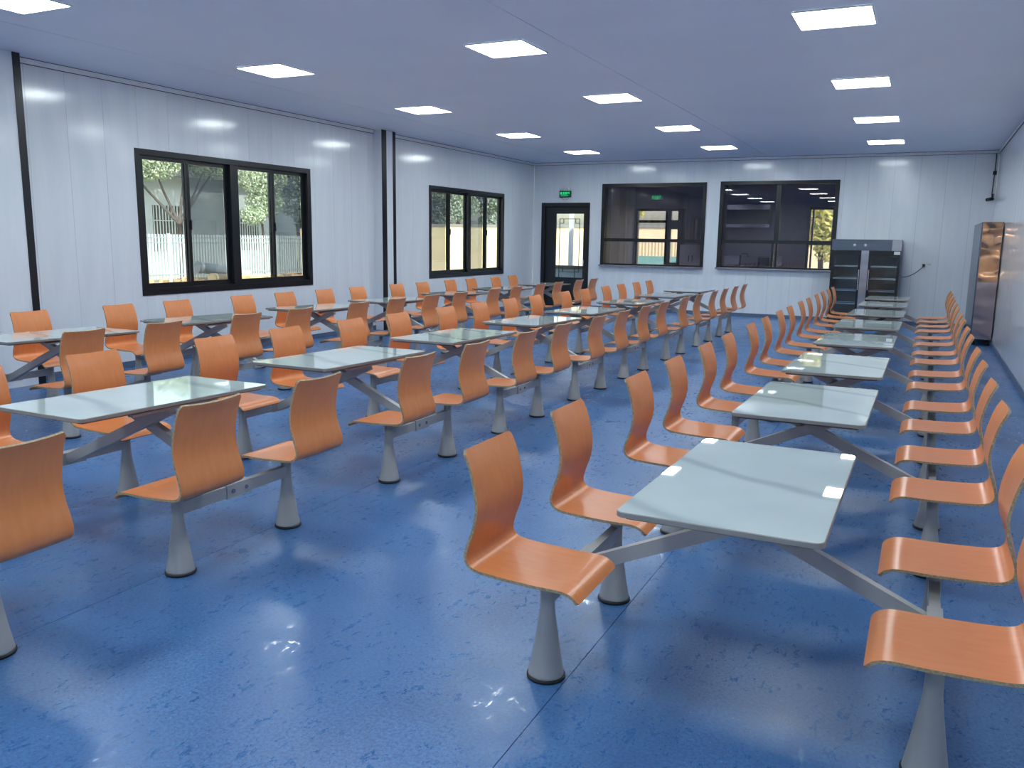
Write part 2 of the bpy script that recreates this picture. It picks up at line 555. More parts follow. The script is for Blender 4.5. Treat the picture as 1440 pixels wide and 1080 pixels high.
# ------------------------------------------------------------------ far door
def far_door():
    d = empty('door_1', ((D_HOLE[0] + D_HOLE[1]) / 2, YF, 0))
    d['kind'] = 'structure'
    d['label'] = 'dark door with a tall patterned glass panel in the far corner'
    x0, x1, _, zt = D_HOLE
    B = lambda nm, a, b, m: boxo(nm, a, b, m, d)
    f = 0.085
    B('frame', (x0, YF - 0.02, 0), (x0 + f, YF + 0.14, zt), M_BLACK)
    B('frame', (x1 - f, YF - 0.02, 0), (x1, YF + 0.14, zt), M_BLACK)
    B('frame', (x0 + f, YF - 0.02, zt - f), (x1 - f, YF + 0.14, zt), M_BLACK)
    ya, yb = YF + 0.05, YF + 0.1
    gx0, gx1, gz0, gz1 = -8.01, -7.305, 0.71, 2.20
    B('leaf_stile', (x0 + f, ya, 0), (gx0, yb, zt - f), M_DARK)
    B('leaf_stile', (gx1, ya, 0), (x1 - f, yb, zt - f), M_DARK)
    B('leaf_rail', (gx0, ya, 0), (gx1, yb, gz0), M_DARK)
    B('leaf_rail', (gx0, ya, gz1), (gx1, yb, zt - f), M_DARK)
    B('pane', (gx0, ya + 0.02, gz0), (gx1, ya + 0.026, gz1), M_GLASS)
    g = MB()
    t = 0.012
    def seg(xa, za, xb, zb):
        g.box((min(xa, xb) - t / 2, ya - 0.004, min(za, zb) - t / 2), (max(xa, xb) + t / 2, ya + 0.012, max(za, zb) + t / 2))
    ix0, ix1, iz0, iz1 = gx0 + 0.1, gx1 - 0.1, gz0 + 0.13, gz1 - 0.12
    q = 0.1
    seg(ix0, iz0, ix0, iz1); seg(ix1, iz0, ix1, iz1); seg(ix0, iz0, ix1, iz0); seg(ix0, iz1, ix1, iz1)
    for X, s in ((ix0, 1), (ix1, -1)):
        for Z, r in ((iz0, 1), (iz1, -1)):
            seg(X + s * q, Z, X + s * q, Z + r * q); seg(X, Z + r * q, X + s * q, Z + r * q)
    seg(ix0, gz0, ix0, iz0); seg(ix1 - q, gz0, ix1 - q, iz0); seg(gx0, iz0 + q, ix0, iz0 + q)
    dm = g.mesh('glazing_pattern', M_BLACK)
    o = obj('glazing_pattern', dm, d)
    o.location = -wloc(d)
    h = MB().tube([(0, 0, -0.08), (0, -0.04, -0.08), (0, -0.04, 0.08), (0, 0, 0.08)], 0.01, 8).mesh('door_handle', M_STEEL)
    obj('door_handle', h, d, Vector((-7.27, ya, 1.05)) - wloc(d))
far_door()

# ------------------------------------------------------------------ serving windows
def serving(n, x0, x1, z0, z1, bars_lo, bar_up, label):
    w = empty('window_%d' % n, ((x0 + x1) / 2, YF, z0))
    w['kind'] = 'structure'
    w['label'] = label
    B = lambda nm, a, b, m: boxo(nm, a, b, m, w)
    f = 0.075
    ya, yb = YF - 0.02, YF + 0.14
    B('frame', (x0, ya, z0), (x0 + f, YF + 0.42, z1), M_BLACK)
    B('frame', (x1 - f, ya, z0), (x1, yb, z1), M_BLACK)
    B('frame', (x0 + f, ya, z1 - f), (x1 - f, yb, z1), M_BLACK)
    B('frame', (x0 + f, ya + 0.04, z0), (x1 - f, yb, z0 + 0.03), M_BLACK)
    zt = 1.61
    B('transom', (x0 + f, YF + 0.05, zt - 0.035), (x1 - f, YF + 0.11, zt + 0.035), M_BLACK)
    for bx in bar_up:
        B('mullion', (bx - 0.05, YF + 0.05, zt + 0.035), (bx + 0.05, YF + 0.11, z1 - f), M_BLACK)
    for bx in bars_lo:
        B('mullion', (bx - 0.022, YF + 0.05, z0 + 0.03), (bx + 0.022, YF + 0.11, zt - 0.035), M_BLACK)
    xs = [x0 + f] + [b for b in bar_up] + [x1 - f]
    for a, b in zip(xs, xs[1:]):
        B('pane', (a, YF + 0.078, zt + 0.035), (b, YF + 0.083, z1 - f), M_TINT)
    xs = [x0 + f] + [b for b in bars_lo] + [x1 - f]
    for a, b in zip(xs, xs[1:]):
        B('pane', (a, YF + 0.078, z0 + 0.03), (b, YF + 0.083, zt - 0.035), M_TINT)
    B('sill_shelf', (x0 - 0.005, YF - 0.11, z0 - 0.03), (x1 + 0.005, YF + 0.04, z0), M_STEEL)
    return w
serving(4, *S_HOLES[0], [], [], 'left serving window with black frame and steel shelf')
serving(5, *S_HOLES[1], [-2.98, -2.9, -2.28], [-2.92], 'right serving window with black frame behind the drinks fridge')

# ------------------------------------------------------------------ kitchen behind the serving windows
KX0, KX1, KY0, KY1, KZ = -7.0, XR, YF + 0.142, 21.6, 3.2
ks = [('wall_kitchen_left', (KX0 - 0.1, KY0, 0), (KX0, KY1 + 0.1, KZ)), ('wall_kitchen_right', (KX1, KY0, 0), (KX1 + 0.1, KY1 + 0.1, KZ)),
      ('ceiling_kitchen', (KX0 - 0.1, KY0, KZ), (KX1 + 0.1, KY1 + 0.1, KZ + 0.15))]
for nm, a, b in ks:
    o = boxo(nm, a, b, M_KWALL, kind='structure')
    o['label'] = 'dim grey kitchen shell behind the serving windows'
o = boxo('floor_kitchen', (KX0 - 0.1, KY0, -0.12), (KX1 + 0.1, KY1 + 0.1, -0.004), M_KFLOOR, kind='structure')
o['label'] = 'grey kitchen floor'
KD = [(-6.96, -5.64, 0.0, 2.42), (-2.66, -2.04, 0.0, 2.45)]
bk = MB()
for a, b, c, d in cut(KX0, KX1, 0, KZ, KD):
    bk.box((a, KY1, c), (b, KY1 + 0.1, d))
o = obj('wall_kitchen_back', bk.mesh('wall_kitchen_back', M_KWALL), kind='structure')
o['label'] = 'dim grey kitchen back wall with two glazed doors'

def kitchen_door(n, x0, x1, zt, bars_x, bars_z, panels, label):
    d = empty('door_%d' % n, ((x0 + x1) / 2, KY1, 0))
    d['kind'] = 'structure'
    d['label'] = label
    B = lambda nm, a, b, m: boxo(nm, a, b, m, d)
    ya, yb = KY1 - 0.01, KY1 + 0.11
    f = 0.06
    B('frame', (x0, ya, 0), (x0 + f, yb, zt), M_BLACK)
    B('frame', (x1 - f, ya, 0), (x1, yb, zt), M_BLACK)
    B('frame', (x0 + f, ya, zt - f), (x1 - f, yb, zt), M_BLACK)
    for a, b in bars_x:
        B('mullion', (a, ya + 0.02, 0), (b, yb - 0.02, zt - f), M_BLACK)
    for a, b, c, e in bars_z:
        B('rail', (a, ya + 0.025, c), (b, yb - 0.025, e), M_BLACK)
    B('pane', (x0 + f, ya + 0.05, 0.02), (x1 - f, ya + 0.055, zt - f), M_GLASS)
kitchen_door(2, -6.96, -5.64, 2.42, [(-6.17, -6.02), (-5.84, -5.70)], [(-6.9, -5.7, 2.06, 2.13), (-6.9, -6.17, 1.56, 1.62), (-6.02, -5.84, 1.9, 2.06), (-6.02, -5.84, 0, 1.05), (-6.9, -6.17, 0, 0.3)], None,
             'glazed double kitchen door with a transom light under a green exit sign')
kitchen_door(3, -2.66, -2.04, 2.45, [(-2.56, -2.52)], [(-2.6, -2.1, 1.55, 1.6)], None, 'narrow glazed kitchen door seen behind the right serving window')

def kitchen_things():
    h = tag(empty('range_hood', (-4.05, KY1, 1.94)), 'pale range hood on the kitchen back wall', 'range hood')
    boxo('hood_body', (-4.6, KY1 - 0.45, 2.02), (-3.5, KY1 - 0.002, 2.5), M_SHUT, h)
    for a, b in (((-4.6, KY1 - 0.47, 2.38), (-3.48, KY1 - 0.45, 2.5)), ((-4.6, KY1 - 0.47, 1.95), (-3.48, KY1 - 0.45, 2.03))):
        boxo('hood_lip', a, b, M_STEEL, h)
    c = tag(empty('sink_counter', (-4.0, KY1 - 0.3, 0)), 'steel kitchen counter with a bent tap behind the right serving window', 'counter')
    boxo('counter_body', (-4.75, KY1 - 0.6, 0.0), (-3.2, KY1 - 0.02, 1.0), M_STEELDARK, c)
    boxo('counter_top', (-4.77, KY1 - 0.62, 1.0), (-3.18, KY1 - 0.02, 1.04), M_STEEL, c)
    boxo('splashback', (-4.77, KY1 - 0.05, 1.04), (-3.18, KY1 - 0.02, 1.27), M_STEEL, c)
    t = MB().tube([(0, 0, 0), (0, 0, 0.24), (0.05, 0, 0.28), (0.16, 0, 0.28), (0.2, 0, 0.2)], 0.015, 8).mesh('tap', M_BLACK)
    obj('tap', t, c, Vector((-4.15, KY1 - 0.3, 1.04)) - wloc(c))
    mw = tag(empty('microwave_oven', (-3.5, KY1 - 0.3, 1.04)), 'small black oven on the kitchen counter', 'oven')
    boxo('oven_body', (-3.68, KY1 - 0.5, 1.042), (-3.42, KY1 - 0.12, 1.25), M_BLACK, mw)
    boxo('oven_door', (-3.67, KY1 - 0.515, 1.05), (-3.49, KY1 - 0.5, 1.24), M_DARK, mw)
    k = tag(empty('white_cupboard', (-5.3, KY1 - 0.3, 0)), 'white cupboard beside the glazed double kitchen door', 'cupboard')
    boxo('cupboard_body', (-5.62, KY1 - 0.5, 0), (-5.05, KY1 - 0.01, 1.52), M_WHITE, k)
    for a, b in ((-5.615, -5.34), (-5.33, -5.055)):
        dd = boxo('cupboard_door', (a, KY1 - 0.52, 0.02), (b, KY1 - 0.5, 1.5), M_WHITE, k)
        boxo('cupboard_handle', (b - 0.05 if a < -5.5 else a + 0.03, KY1 - 0.535, 1.1), (b - 0.035 if a < -5.5 else a + 0.045, KY1 - 0.52, 1.25), M_BLACK, dd)
kitchen_things()

# ------------------------------------------------------------------ exit signs
def glyph_boxes(w, h, y):
    """a running figure, arrow and short strokes like the lettering of the sign"""
    g = MB()
    def st(xa, za, xb, zb, t=0.007):
        g.bar((xa * w, y, za * h), (xb * w, y, zb * h), 0.002, t, (0, 1, 0)) if False else g.bar((xa * w, y, za * h), (xb * w, y, zb * h), t, 0.003, (0, 1, 0))
    for k, x in enumerate((-0.33, -0.12, 0.09)):          # blocky characters
        st(x - 0.07, 0.28, x + 0.07, 0.28); st(x - 0.06, 0.12, x + 0.06, 0.12); st(x, 0.33, x, 0.0)
        st(x - 0.08, 0.0, x + 0.08, 0.0)
        if k != 1:
            st(x - 0.07, 0.28, x - 0.07, 0.0)
    st(0.24, 0.3, 0.36, 0.3); st(0.36, 0.3, 0.36, 0.02); st(0.24, 0.15, 0.36, 0.15); st(0.24, 0.3, 0.24, 0.02)
    for x in (-0.28, -0.15, -0.02, 0.11, 0.22):          # small line under them
        st(x - 0.04, -0.25, x + 0.04, -0.25, 0.006); st(x - 0.04, -0.25, x - 0.04, -0.12, 0.005)
    return g
def exit_sign(x, y, z, lamps, label):
    s = tag(empty('exit_sign', (x, y, z)), label, 'exit sign', 'green exit signs')
    obj('housing', MB().box((-0.145, -0.03, -0.073), (0.145, -0.001, 0.073)).mesh('housing', M_BLACK), s)
    obj('sign_face', MB().box((-0.135, -0.034, -0.062), (0.135, -0.03, 0.062)).mesh('sign_face', M_GREENBACK), s)
    obj('lettering', glyph_boxes(0.29, 0.146, -0.036).mesh('lettering', M_GREEN), s)
    if lamps:
        for dx in (-0.095, 0.095):
            l = obj('lamp_head', MB().lathe([(0.02, -0.05), (0.042, -0.02), (0.045, 0.0), (0.03, 0.02)], 16).mesh('lamp_head', M_WHITE), s, (dx, -0.035, 0.115))
            l.rotation_euler.x = math.radians(-70)
            obj('lamp_bracket', MB().box((dx - 0.008, -0.02, 0.073), (dx + 0.008, -0.008, 0.115)).mesh('lamp_bracket', M_WHITE), s)
        c = MB().tube([(-0.09, -0.012, -0.075)] + [(0.09 * math.cos(t), -0.012, -0.08 - 0.05 * math.sin(t)) for t in [math.pi * (1 - i / 8) for i in range(9)]], 0.004, 6)
        obj('hanging_wire', c.mesh('hanging_wire', M_STEELDARK), s)
    return s
exit_sign(-7.76, YF, 2.648, True, 'lit green exit sign with two lamp heads above the dark door')
exit_sign(-6.42, KY1, 2.7, False, 'lit green exit sign above the kitchen double door behind the serving window')

# ------------------------------------------------------------------ ceiling lamps
LX = [-6.56, -3.75, -0.83]
LY = [-1.55, 1.47, 4.5, 7.48, 10.5, 13.6, 16.6]
def lamp():
    r = empty('ceiling_lamp')
    f = MB()
    s, t = 0.3, 0.012
    for a, b in (((-s, -s, -t), (s, -s + t, 0)), ((-s, s - t, -t), (s, s, 0)), ((-s, -s + t, -t), (-s + t, s - t, 0)), ((s - t, -s + t, -t), (s, s - t, 0))):
        f.box(a, b)
    obj('lamp_rim', f.mesh('lamp_rim', M_LAMPFRAME), r)
    obj('diffuser', MB().box((-s + t, -s + t, -0.008), (s - t, s - t, 0)).mesh('diffuser', M_LAMP), r)
    return r
proto = None
cols = ('window-side', 'middle', 'right-hand')
ords = ('first', 'second', 'third', 'fourth', 'fifth', 'sixth', 'seventh', 'eighth')
for ci, x in enumerate(LX):
    for ri, y in enumerate(LY):
        o = lamp() if proto is None else copy_tree(proto)
        proto = proto or o
        o.location = (x, y, ZC - 0.001)
        tag(o, 'square white ceiling light, %s from the far wall in the %s line of lights' % (ords[6 - ri], cols[ci]), 'ceiling light', 'square ceiling light panels')

# ------------------------------------------------------------------ tables with attached seats
TW, TL, TZ = 0.628, 1.23, 0.75
XC, SP = 0.6366, 0.762
PROFILE = [(-.256, .872), (-.229, .812), (-.209, .735), (-.200, .668), (-.208, .600), (-.231, .533), (-.241, .490), (-.232, .459), (-.200, .441),
           (-.140, .434), (-.060, .430), (.030, .427), (.100, .428), (.142, .425), (.172, .413), (.190, .393)]

def catmull(P, k):
    P = [Vector(p) for p in P]
    out = []
    for i in range(len(P) - 1):
        a, b, c, d = P[max(i - 1, 0)], P[i], P[i + 1], P[min(i + 2, len(P) - 1)]
        for j in range(k):
            t = j / k
            out.append(0.5 * ((2 * b) + (c - a) * t + (2 * a - 5 * b + 4 * c - d) * t * t + (3 * b - a - 3 * c + d) * t ** 3))
    out.append(P[-1])
    return out

def seat_mesh():
    pr = catmull(PROFILE, 3)
    n, nw, th = len(pr), 10, 0.011
    L = [0]
    for a, b in zip(pr, pr[1:]):
        L.append(L[-1] + (b - a).length)
    tot = L[-1]
    mb = MB()
    rings = []
    for i, p in enumerate(pr):
        d = (pr[min(i + 1, n - 1)] - pr[max(i - 1, 0)]).normalized()
        nrm = Vector((-d.y, d.x))          # towards the sitter
        hw = 0.183 + 0.008 * min(1, L[i] / (0.45 * tot))
        for e in (L[i], tot - L[i]):
            r = 0.012
            if e < r:
                hw -= r - math.sqrt(max(0, r * r - (r - e) ** 2))
        back = max(0.0, 1 - L[i] / (0.5 * tot))
        top, bot = [], []
        for j in range(nw + 1):
            v = -1 + 2 * j / nw
            dish = -0.016 * back * (1 - v * v) - 0.004 * (1 - back) * (1 - v * v) * (0 if L[i] > 0.9 * tot else 1)
            q = p + nrm * (dish + th / 2)
            b = p + nrm * (dish - th / 2)
            top.append(len(mb.v)); mb.v.append((q.x, v * hw, q.y))
            bot.append(len(mb.v)); mb.v.append((b.x, v * hw, b.y))
        rings.append((top, bot))
    for (t0, b0), (t1, b1) in zip(rings, rings[1:]):
        for j in range(nw):
            mb.face([t0[j], t1[j], t1[j + 1], t0[j + 1]], 0, True)
            mb.face([b0[j + 1], b1[j + 1], b1[j], b0[j]], 0, True)
        mb.face([b0[0], b1[0], t1[0], t0[0]], 1)
        mb.face([t0[-1], t1[-1], b1[-1], b0[-1]], 1)
    for (t, b), rev in ((rings[0], False), (rings[-1], True)):
        for j in range(nw):
            q = [t[j], t[j + 1], b[j + 1], b[j]]
            mb.face(q[::-1] if rev else q, 1)
    m = mb.mesh('seat_shell', M_ORANGE, M_PLY)
    # hard edge between laminate and ply edge
    m.attributes.new('sharp_edge', 'BOOLEAN', 'EDGE')
    use = {}
    for pl in m.polygons:
        for ek in pl.edge_keys:
            use.setdefault(ek, set()).add(pl.material_index)
    for e in m.edges:
        if len(use.get(tuple(sorted(e.vertices)), ())) > 1:
            e.use_edge_sharp = True
    return m

def rounded_slab(w, l, r, z0, z1, bev=0.0025):
    mb = MB()
    def ring(off, z):
        k = []
        for cx_, cy_, a0 in ((w / 2 - r, l / 2 - r, 0), (-w / 2 + r, l / 2 - r, 90), (-w / 2 + r, -l / 2 + r, 180), (w / 2 - r, -l / 2 + r, 270)):
            for i in range(6):
                a = math.radians(a0 + 90 * i / 5)
                k.append(len(mb.v))
                mb.v.append((cx_ + (r - off) * math.cos(a), cy_ + (r - off) * math.sin(a), z))
        return k
    rs = [ring(0, z0), ring(0, z1 - bev), ring(bev, z1)]
    n = len(rs[0])
    mb.face(list(reversed(rs[0])), 1)
    for q in range(2):
        for i in range(n):
            mb.face([rs[q][i], rs[q][(i + 1) % n], rs[q + 1][(i + 1) % n], rs[q + 1][i]], 1)
    mb.face(rs[2], 0)
    return mb.mesh('tabletop', M_TOP, M_EDGE)

def table_set():
    t = empty('canteen_table_set')
    obj('tabletop', rounded_slab(TW, TL, 0.03, TZ - 0.018, TZ), t)
    obj('under_board', MB().box((-TW / 2 + 0.03, -TL / 2 + 0.03, TZ - 0.03), (TW / 2 - 0.03, TL / 2 - 0.03, TZ - 0.0182)).mesh('under_board', M_BOARD), t)
    pl = MB().box((-0.24, -0.07, TZ - 0.036), (0.24, 0.07, TZ - 0.0302))
    pl.box((-0.255, -0.28, TZ - 0.05), (-0.215, 0.28, TZ - 0.036)).box((0.215, -0.28, TZ - 0.05), (0.255, 0.28, TZ - 0.036))
    obj('mounting_plate', pl.mesh('mounting_plate', M_METAL), t)
    for s in (-1, 1):
        a = MB().bar((s * 0.615, 0.021 * s, 0.318), (-s * 0.235, 0.021 * s, 0.698), 0.04, 0.056)
        obj('arm', a.mesh('arm', M_METAL), t)
    sm = seat_mesh()
    # trumpet column
    cm = MB().lathe([(0.067, 0.012), (0.066, 0.022), (0.052, 0.10), (0.040, 0.18), (0.0325, 0.23), (0.0285, 0.265), (0.027, 0.30), (0.027, 0.402)], 24).mesh('column', M_METAL)
    rm = MB().lathe([(0.070, 0.0), (0.0725, 0.003), (0.0725, 0.011), (0.067, 0.0135)], 24).mesh('foot_ring', M_RUBBER)
    km = MB().box((-0.10, -0.075, 0.402), (0.10, 0.075, 0.410)).box((-0.09, -0.02, 0.410), (0.09, 0.02, 0.4195)).mesh('seat_bracket', M_METAL)
    for s in (-1, 1):
        b = MB().box((s * XC - 0.019, -SP / 2, 0.29), (s * XC + 0.019, SP / 2, 0.35))
        obj('beam', b.mesh('beam', M_METAL), t)
        c = obj('clamp', MB().box((-0.025, -0.085, 0.284), (0.025, 0.085, 0.356)).mesh('clamp', M_METAL), t, (s * XC, 0, 0))
        for yy in (-0.045, 0.045):
            bm = MB().tube([(s * 0.024, yy, 0.32), (s * 0.032, yy, 0.32)], 0.011, 8).mesh('bolt', M_STEEL)
            obj('bolt', bm, c)
        for e in (-1, 1):
            co = obj('column', cm, t, (s * XC, e * SP / 2, 0))
            obj('foot_ring', rm, co)['label'] = 'black rubber ring at the foot'
            se = obj('seat_shell', sm, t, (s * XC, e * SP / 2, 0), math.pi if s > 0 else 0)
            se['label'] = 'orange bent plywood seat shell'
            obj('seat_bracket', km, se)
    return t

ROWS = {
    'right-hand row': (-0.505, [3.050, 4.811, 6.423, 8.179, 9.835, 11.545, 13.255, 14.833]),
    'middle row': (-3.728, [1.455, 3.120, 4.881, 6.502, 8.175, 9.728, 11.512, 13.233, 14.819]),
    'window-side row': (-6.623, [4.682, 6.420, 8.191, 9.765, 11.553, 13.226, 14.966]),
}
proto = None
allords = ('nearest to', 'second from', 'third from', 'fourth from', 'fifth from', 'sixth from', 'seventh from', 'eighth from', 'ninth from')
for rn, (x, ys) in ROWS.items():
    for i, y in enumerate(ys):
        o = table_set() if proto is None else copy_tree(proto)
        proto = proto or o
        o.location = (x, y, 0)
        if rn == 'middle row' and i == 0:
            lab = 'orange seats of a table set mostly cut off by the left edge of the photo'
        else:
            lab = 'white marble-topped table with four orange seats, %s the camera in the %s' % (allords[i], rn)
        if rn == 'right-hand row' and i == 0:      # this top sits slightly out of level
            for ch in o.children:
                if ch.name.startswith(('tabletop', 'under_board')):
                    ch.rotation_euler.x = math.radians(-0.95)
                    ch.location = (0, -0.75 * math.sin(math.radians(0.95)), 0)
        tag(o, lab, 'table set', 'canteen tables with attached orange seats')

# ------------------------------------------------------------------ drinks fridge
def fridge():
    x0, x1, ya, yb, zt = -1.715, -0.462, 18.0, 18.63, 1.685
    r = tag(empty('drinks_fridge', ((x0 + x1) / 2, ya, 0)), 'two-door glass drinks fridge against the far wall', 'fridge')
    B = lambda nm, a, b, m, p=None: boxo(nm, a, b, m, p or r)
    B('side_panel', (x0, ya, 0.08), (x0 + 0.03, yb, 1.47), M_BLACK)
    B('side_panel', (x1 - 0.03, ya, 0.08), (x1, yb, 1.47), M_BLACK)
    B('back_panel', (x0 + 0.03, yb - 0.03, 0.08), (x1 - 0.03, yb, 1.47), M_SHUT)
    B('bottom_panel', (x0 + 0.03, ya, 0.08), (x1 - 0.03, yb - 0.03, 0.16), M_DARK)
    h = B('header', (x0 - 0.005, ya - 0.03, 1.47), (x1 + 0.005, yb, zt), M_STEELDARK)
    B('header_plate', (x0 - 0.005, ya - 0.034, 1.475), (x0 + 0.15, ya - 0.03, zt - 0.003), M_STEELDARK, h)
    B('header_plate', (x0 + 0.156, ya - 0.034, 1.475), (x1 - 0.17, ya - 0.03, zt - 0.003), M_STEELDARK, h)
    B('header_plate', (x1 - 0.164, ya - 0.034, 1.475), (x1 + 0.005, ya - 0.03, zt - 0.003), M_STEEL, h)  # lighter steel paints in the bright reflection at the header's right end
    for ex, sc in ((-1.30, 1.0), (-1.105, 1.0)):       # small white emblems
        g = MB()
        for k in range(3):
            a = math.pi * k / 3 + 0.4
            g.bar((-0.03 * math.cos(a), 0, -0.03 * math.sin(a)), (0.03 * math.cos(a), 0, 0.03 * math.sin(a)), 0.008, 0.002, (0, 1, 0))
        e = obj('emblem', g.mesh('emblem', M_WHITEPRINT), h, Vector((ex, ya - 0.0365, 1.578)) - wloc(h))
        e['label'] = 'small white star-like emblem'
    B('centre_post', (-1.165, ya - 0.02, 0.16), (-1.03, ya + 0.02, 1.47), M_STEEL)
    for i, (a, b) in enumerate(((x0 + 0.005, -1.168), (-1.027, x1 - 0.005))):
        d = empty('glass_door')
        d.parent = r
        d.location = Vector(((a + b) / 2, ya, 0.16)) - wloc(r)
        f = 0.045
        B('door_frame', (a, ya - 0.02, 0.16), (a + f, ya + 0.02, 1.465), M_BLACK, d)
        B('door_frame', (b - f, ya - 0.02, 0.16), (b, ya + 0.02, 1.465), M_BLACK, d)
        B('door_frame', (a + f, ya - 0.02, 1.37), (b - f, ya + 0.02, 1.465), M_BLACK, d)
        B('door_frame', (a + f, ya - 0.02, 0.16), (b - f, ya + 0.02, 0.24), M_BLACK, d)
        B('door_glass', (a + f, ya - 0.006, 0.24), (b - f, ya, 1.37), M_GLASS, d)
        hx = b - 0.02 if i == 0 else a + 0.02
        B('door_handle', (hx - 0.01, ya - 0.05, 0.7), (hx + 0.01, ya - 0.02, 1.1), M_STEEL, d)
        for z in (0.42, 0.68, 0.92, 1.16):
            g = MB()
            for k in range(9):
                xx = a + 0.05 + (b - a - 0.1) * k / 8
                g.bar((xx, ya + 0.05, z), (xx, yb - 0.05, z), 0.006, 0.006)
            g.bar((a + 0.04, ya + 0.05, z), (b - 0.04, ya + 0.05, z), 0.012, 0.022)
            g.bar((a + 0.04, yb - 0.06, z), (b - 0.04, yb - 0.06, z), 0.012, 0.02)
            s = obj('wire_shelf', g.mesh('wire_shelf', M_STEEL), r)
            s.location = -wloc(r)
    st = B('rating_sticker', (x1 - 0.12, ya - 0.0225, 1.40), (x1 - 0.012, ya - 0.0205, 1.462), M_WHITEPRINT)
    for xx in (x0 + 0.06, x1 - 0.06):
        for yy in (ya + 0.06, yb - 0.06):
            obj('foot', MB().lathe([(0.025, 0.0), (0.025, 0.02), (0.015, 0.03), (0.015, 0.08)], 12).mesh('foot', M_RUBBER), r, Vector((xx, yy, 0)) - wloc(r))
fridge()

def outlet():
    r = tag(empty('wall_socket', (0.0, YF, 1.213)), 'white double wall socket on the far wall beside the fridge', 'socket')
    for cx_ in (-0.052, 0.052):
        p = obj('socket_plate', MB().box((-0.048, -0.012, -0.043), (0.048, -0.001, 0.043)).mesh('socket_plate', M_WHITE), r, (cx_, 0, 0))
        for a in (-0.02, 0.0, 0.02):
            obj('socket_slot', MB().box((a - 0.003, -0.013, -0.012), (a + 0.003, -0.012, 0.012)).mesh('socket_slot', M_DARK), p)
    c = tag(empty('power_cord', (-0.052, YF - 0.02, 1.2)), 'black plug and cord hanging from the wall socket to the fridge', 'cord')
    obj('plug', MB().box((-0.022, -0.03, -0.022), (0.022, 0.006, 0.022)).mesh('plug', M_RUBBER), c)
    pts = []
    for i in range(13):
        t = i / 12
        pts.append((-0.385 * t, -0.03 - 0.06 * math.sin(math.pi * t), -0.02 - 0.225 * (1 - (1 - t) ** 2.2)))
    obj('cable', MB().tube(pts, 0.006, 8).mesh('cable', M_RUBBER), c)
outlet()

# ------------------------------------------------------------------ steel cabinet and corner device
def cabinet():
    x0, x1, y0, y1, z0, z1 = 0.735, 1.04, 15.5, 17.9, 0.1, 1.975
    r = tag(empty('steel_cabinet', ((x0 + x1) / 2, (y0 + y1) / 2, 0)), 'tall shallow stainless steel cabinet against the right wall', 'cabinet')
    B = lambda nm, a, b, m, p=None: boxo(nm, a, b, m, p or r)
    B('carcass', (x0 + 0.02, y0 + 0.004, z0), (x1, y1, z1), M_STEELDARK)
    e = B('end_panel', (x0 + 0.02, y0, z0), (x1, y0 + 0.004, z1), M_WAVY)
    B('copper_sheet', (x0 + 0.022, y0 - 0.001, 1.02), (x1 - 0.004, y0, z1 - 0.004), M_COPPER, e)['label'] = 'copper-coloured rippled sheet'  # copper-tinted metal sheet over the upper part of the end panel
    n = 4
    for i in range(n):
        a = y0 + (y1 - y0) * i / n
        b = y0 + (y1 - y0) * (i + 1) / n
        d = B('cabinet_door', (x0, a + 0.004, z0 + 0.01), (x0 + 0.02, b - 0.004, z1 - 0.01), M_STEELDARK)
    for yy in (y0 + 0.08, y1 - 0.08):
        for xx in (x0 + 0.06, x1 - 0.05):
            obj('foot', MB().lathe([(0.03, 0.0), (0.03, 0.02), (0.02, 0.03), (0.02, 0.1)], 12).mesh('foot', M_RUBBER), r, Vector((xx, yy, 0)) - wloc(r))
cabinet()

def corner_device():
    r = tag(empty('security_camera', (XR - 0.05, YF - 0.03, 2.5)), 'small dark camera with cable in the far right ceiling corner', 'camera')
    obj('cable', MB().tube([(0, 0.015, 0.81), (0.0, 0.015, 0.5), (-0.005, 0.015, 0.3), (-0.01, 0.015, 0.06)], 0.008, 8).mesh('cable', M_RUBBER), r)
    obj('junction_box', MB().box((-0.03, -0.01, 0.42), (0.03, 0.025, 0.49)).mesh('junction_box', M_BLACK), r)
    obj('bracket', MB().box((-0.015, -0.02, -0.02), (0.02, 0.02, 0.07)).mesh('bracket', M_DARK), r)
    obj('camera_body', MB().tube([(0.01, 0.0, -0.02), (-0.05, -0.06, -0.035), (-0.09, -0.1, -0.045)], [0.03, 0.032, 0.032], 12).mesh('camera_body', M_BLACK), r)
corner_device()

# ------------------------------------------------------------------ outdoors
g = obj('ground', MB().box((-70, -40, -0.3), (40, 110, -0.125)).mesh('ground', M_GROUND), kind='structure')
g['label'] = 'pale concrete yard outside'

def fence(x, y0, y1, zt, label):
    f = tag(empty('picket_fence', (x, (y0 + y1) / 2, -0.125)), label, 'fence')
    pk = MB()
    y = y0
    while y < y1:
        pk.box((x - 0.015, y - 0.03, -0.0), (x + 0.015, y + 0.03, zt))
        y += 0.137
    o = obj('picket_row', pk.mesh('picket_row', M_FENCE), f, kind='stuff')
    o.location = -wloc(f)
    for z in (0.12, zt - 0.32, zt - 0.14):
        boxo('rail', (x - 0.02, y0, z), (x + 0.02, y1, z + 0.045), M_PIPEGREY, f)
    y = y0
    while y <= y1 + 0.01:
        boxo('post', (x - 0.04, y - 0.04, -0.125), (x + 0.04, y + 0.04, zt + 0.03), M_FENCE, f)
        y += (y1 - y0) / 10
fence(-24.5, 8.0, 36.0, 1.58, 'white picket fence in front of the pale building outside')
fence(-24.5, 36.4, 60.0, 1.50, 'white picket fence outside the farther window')

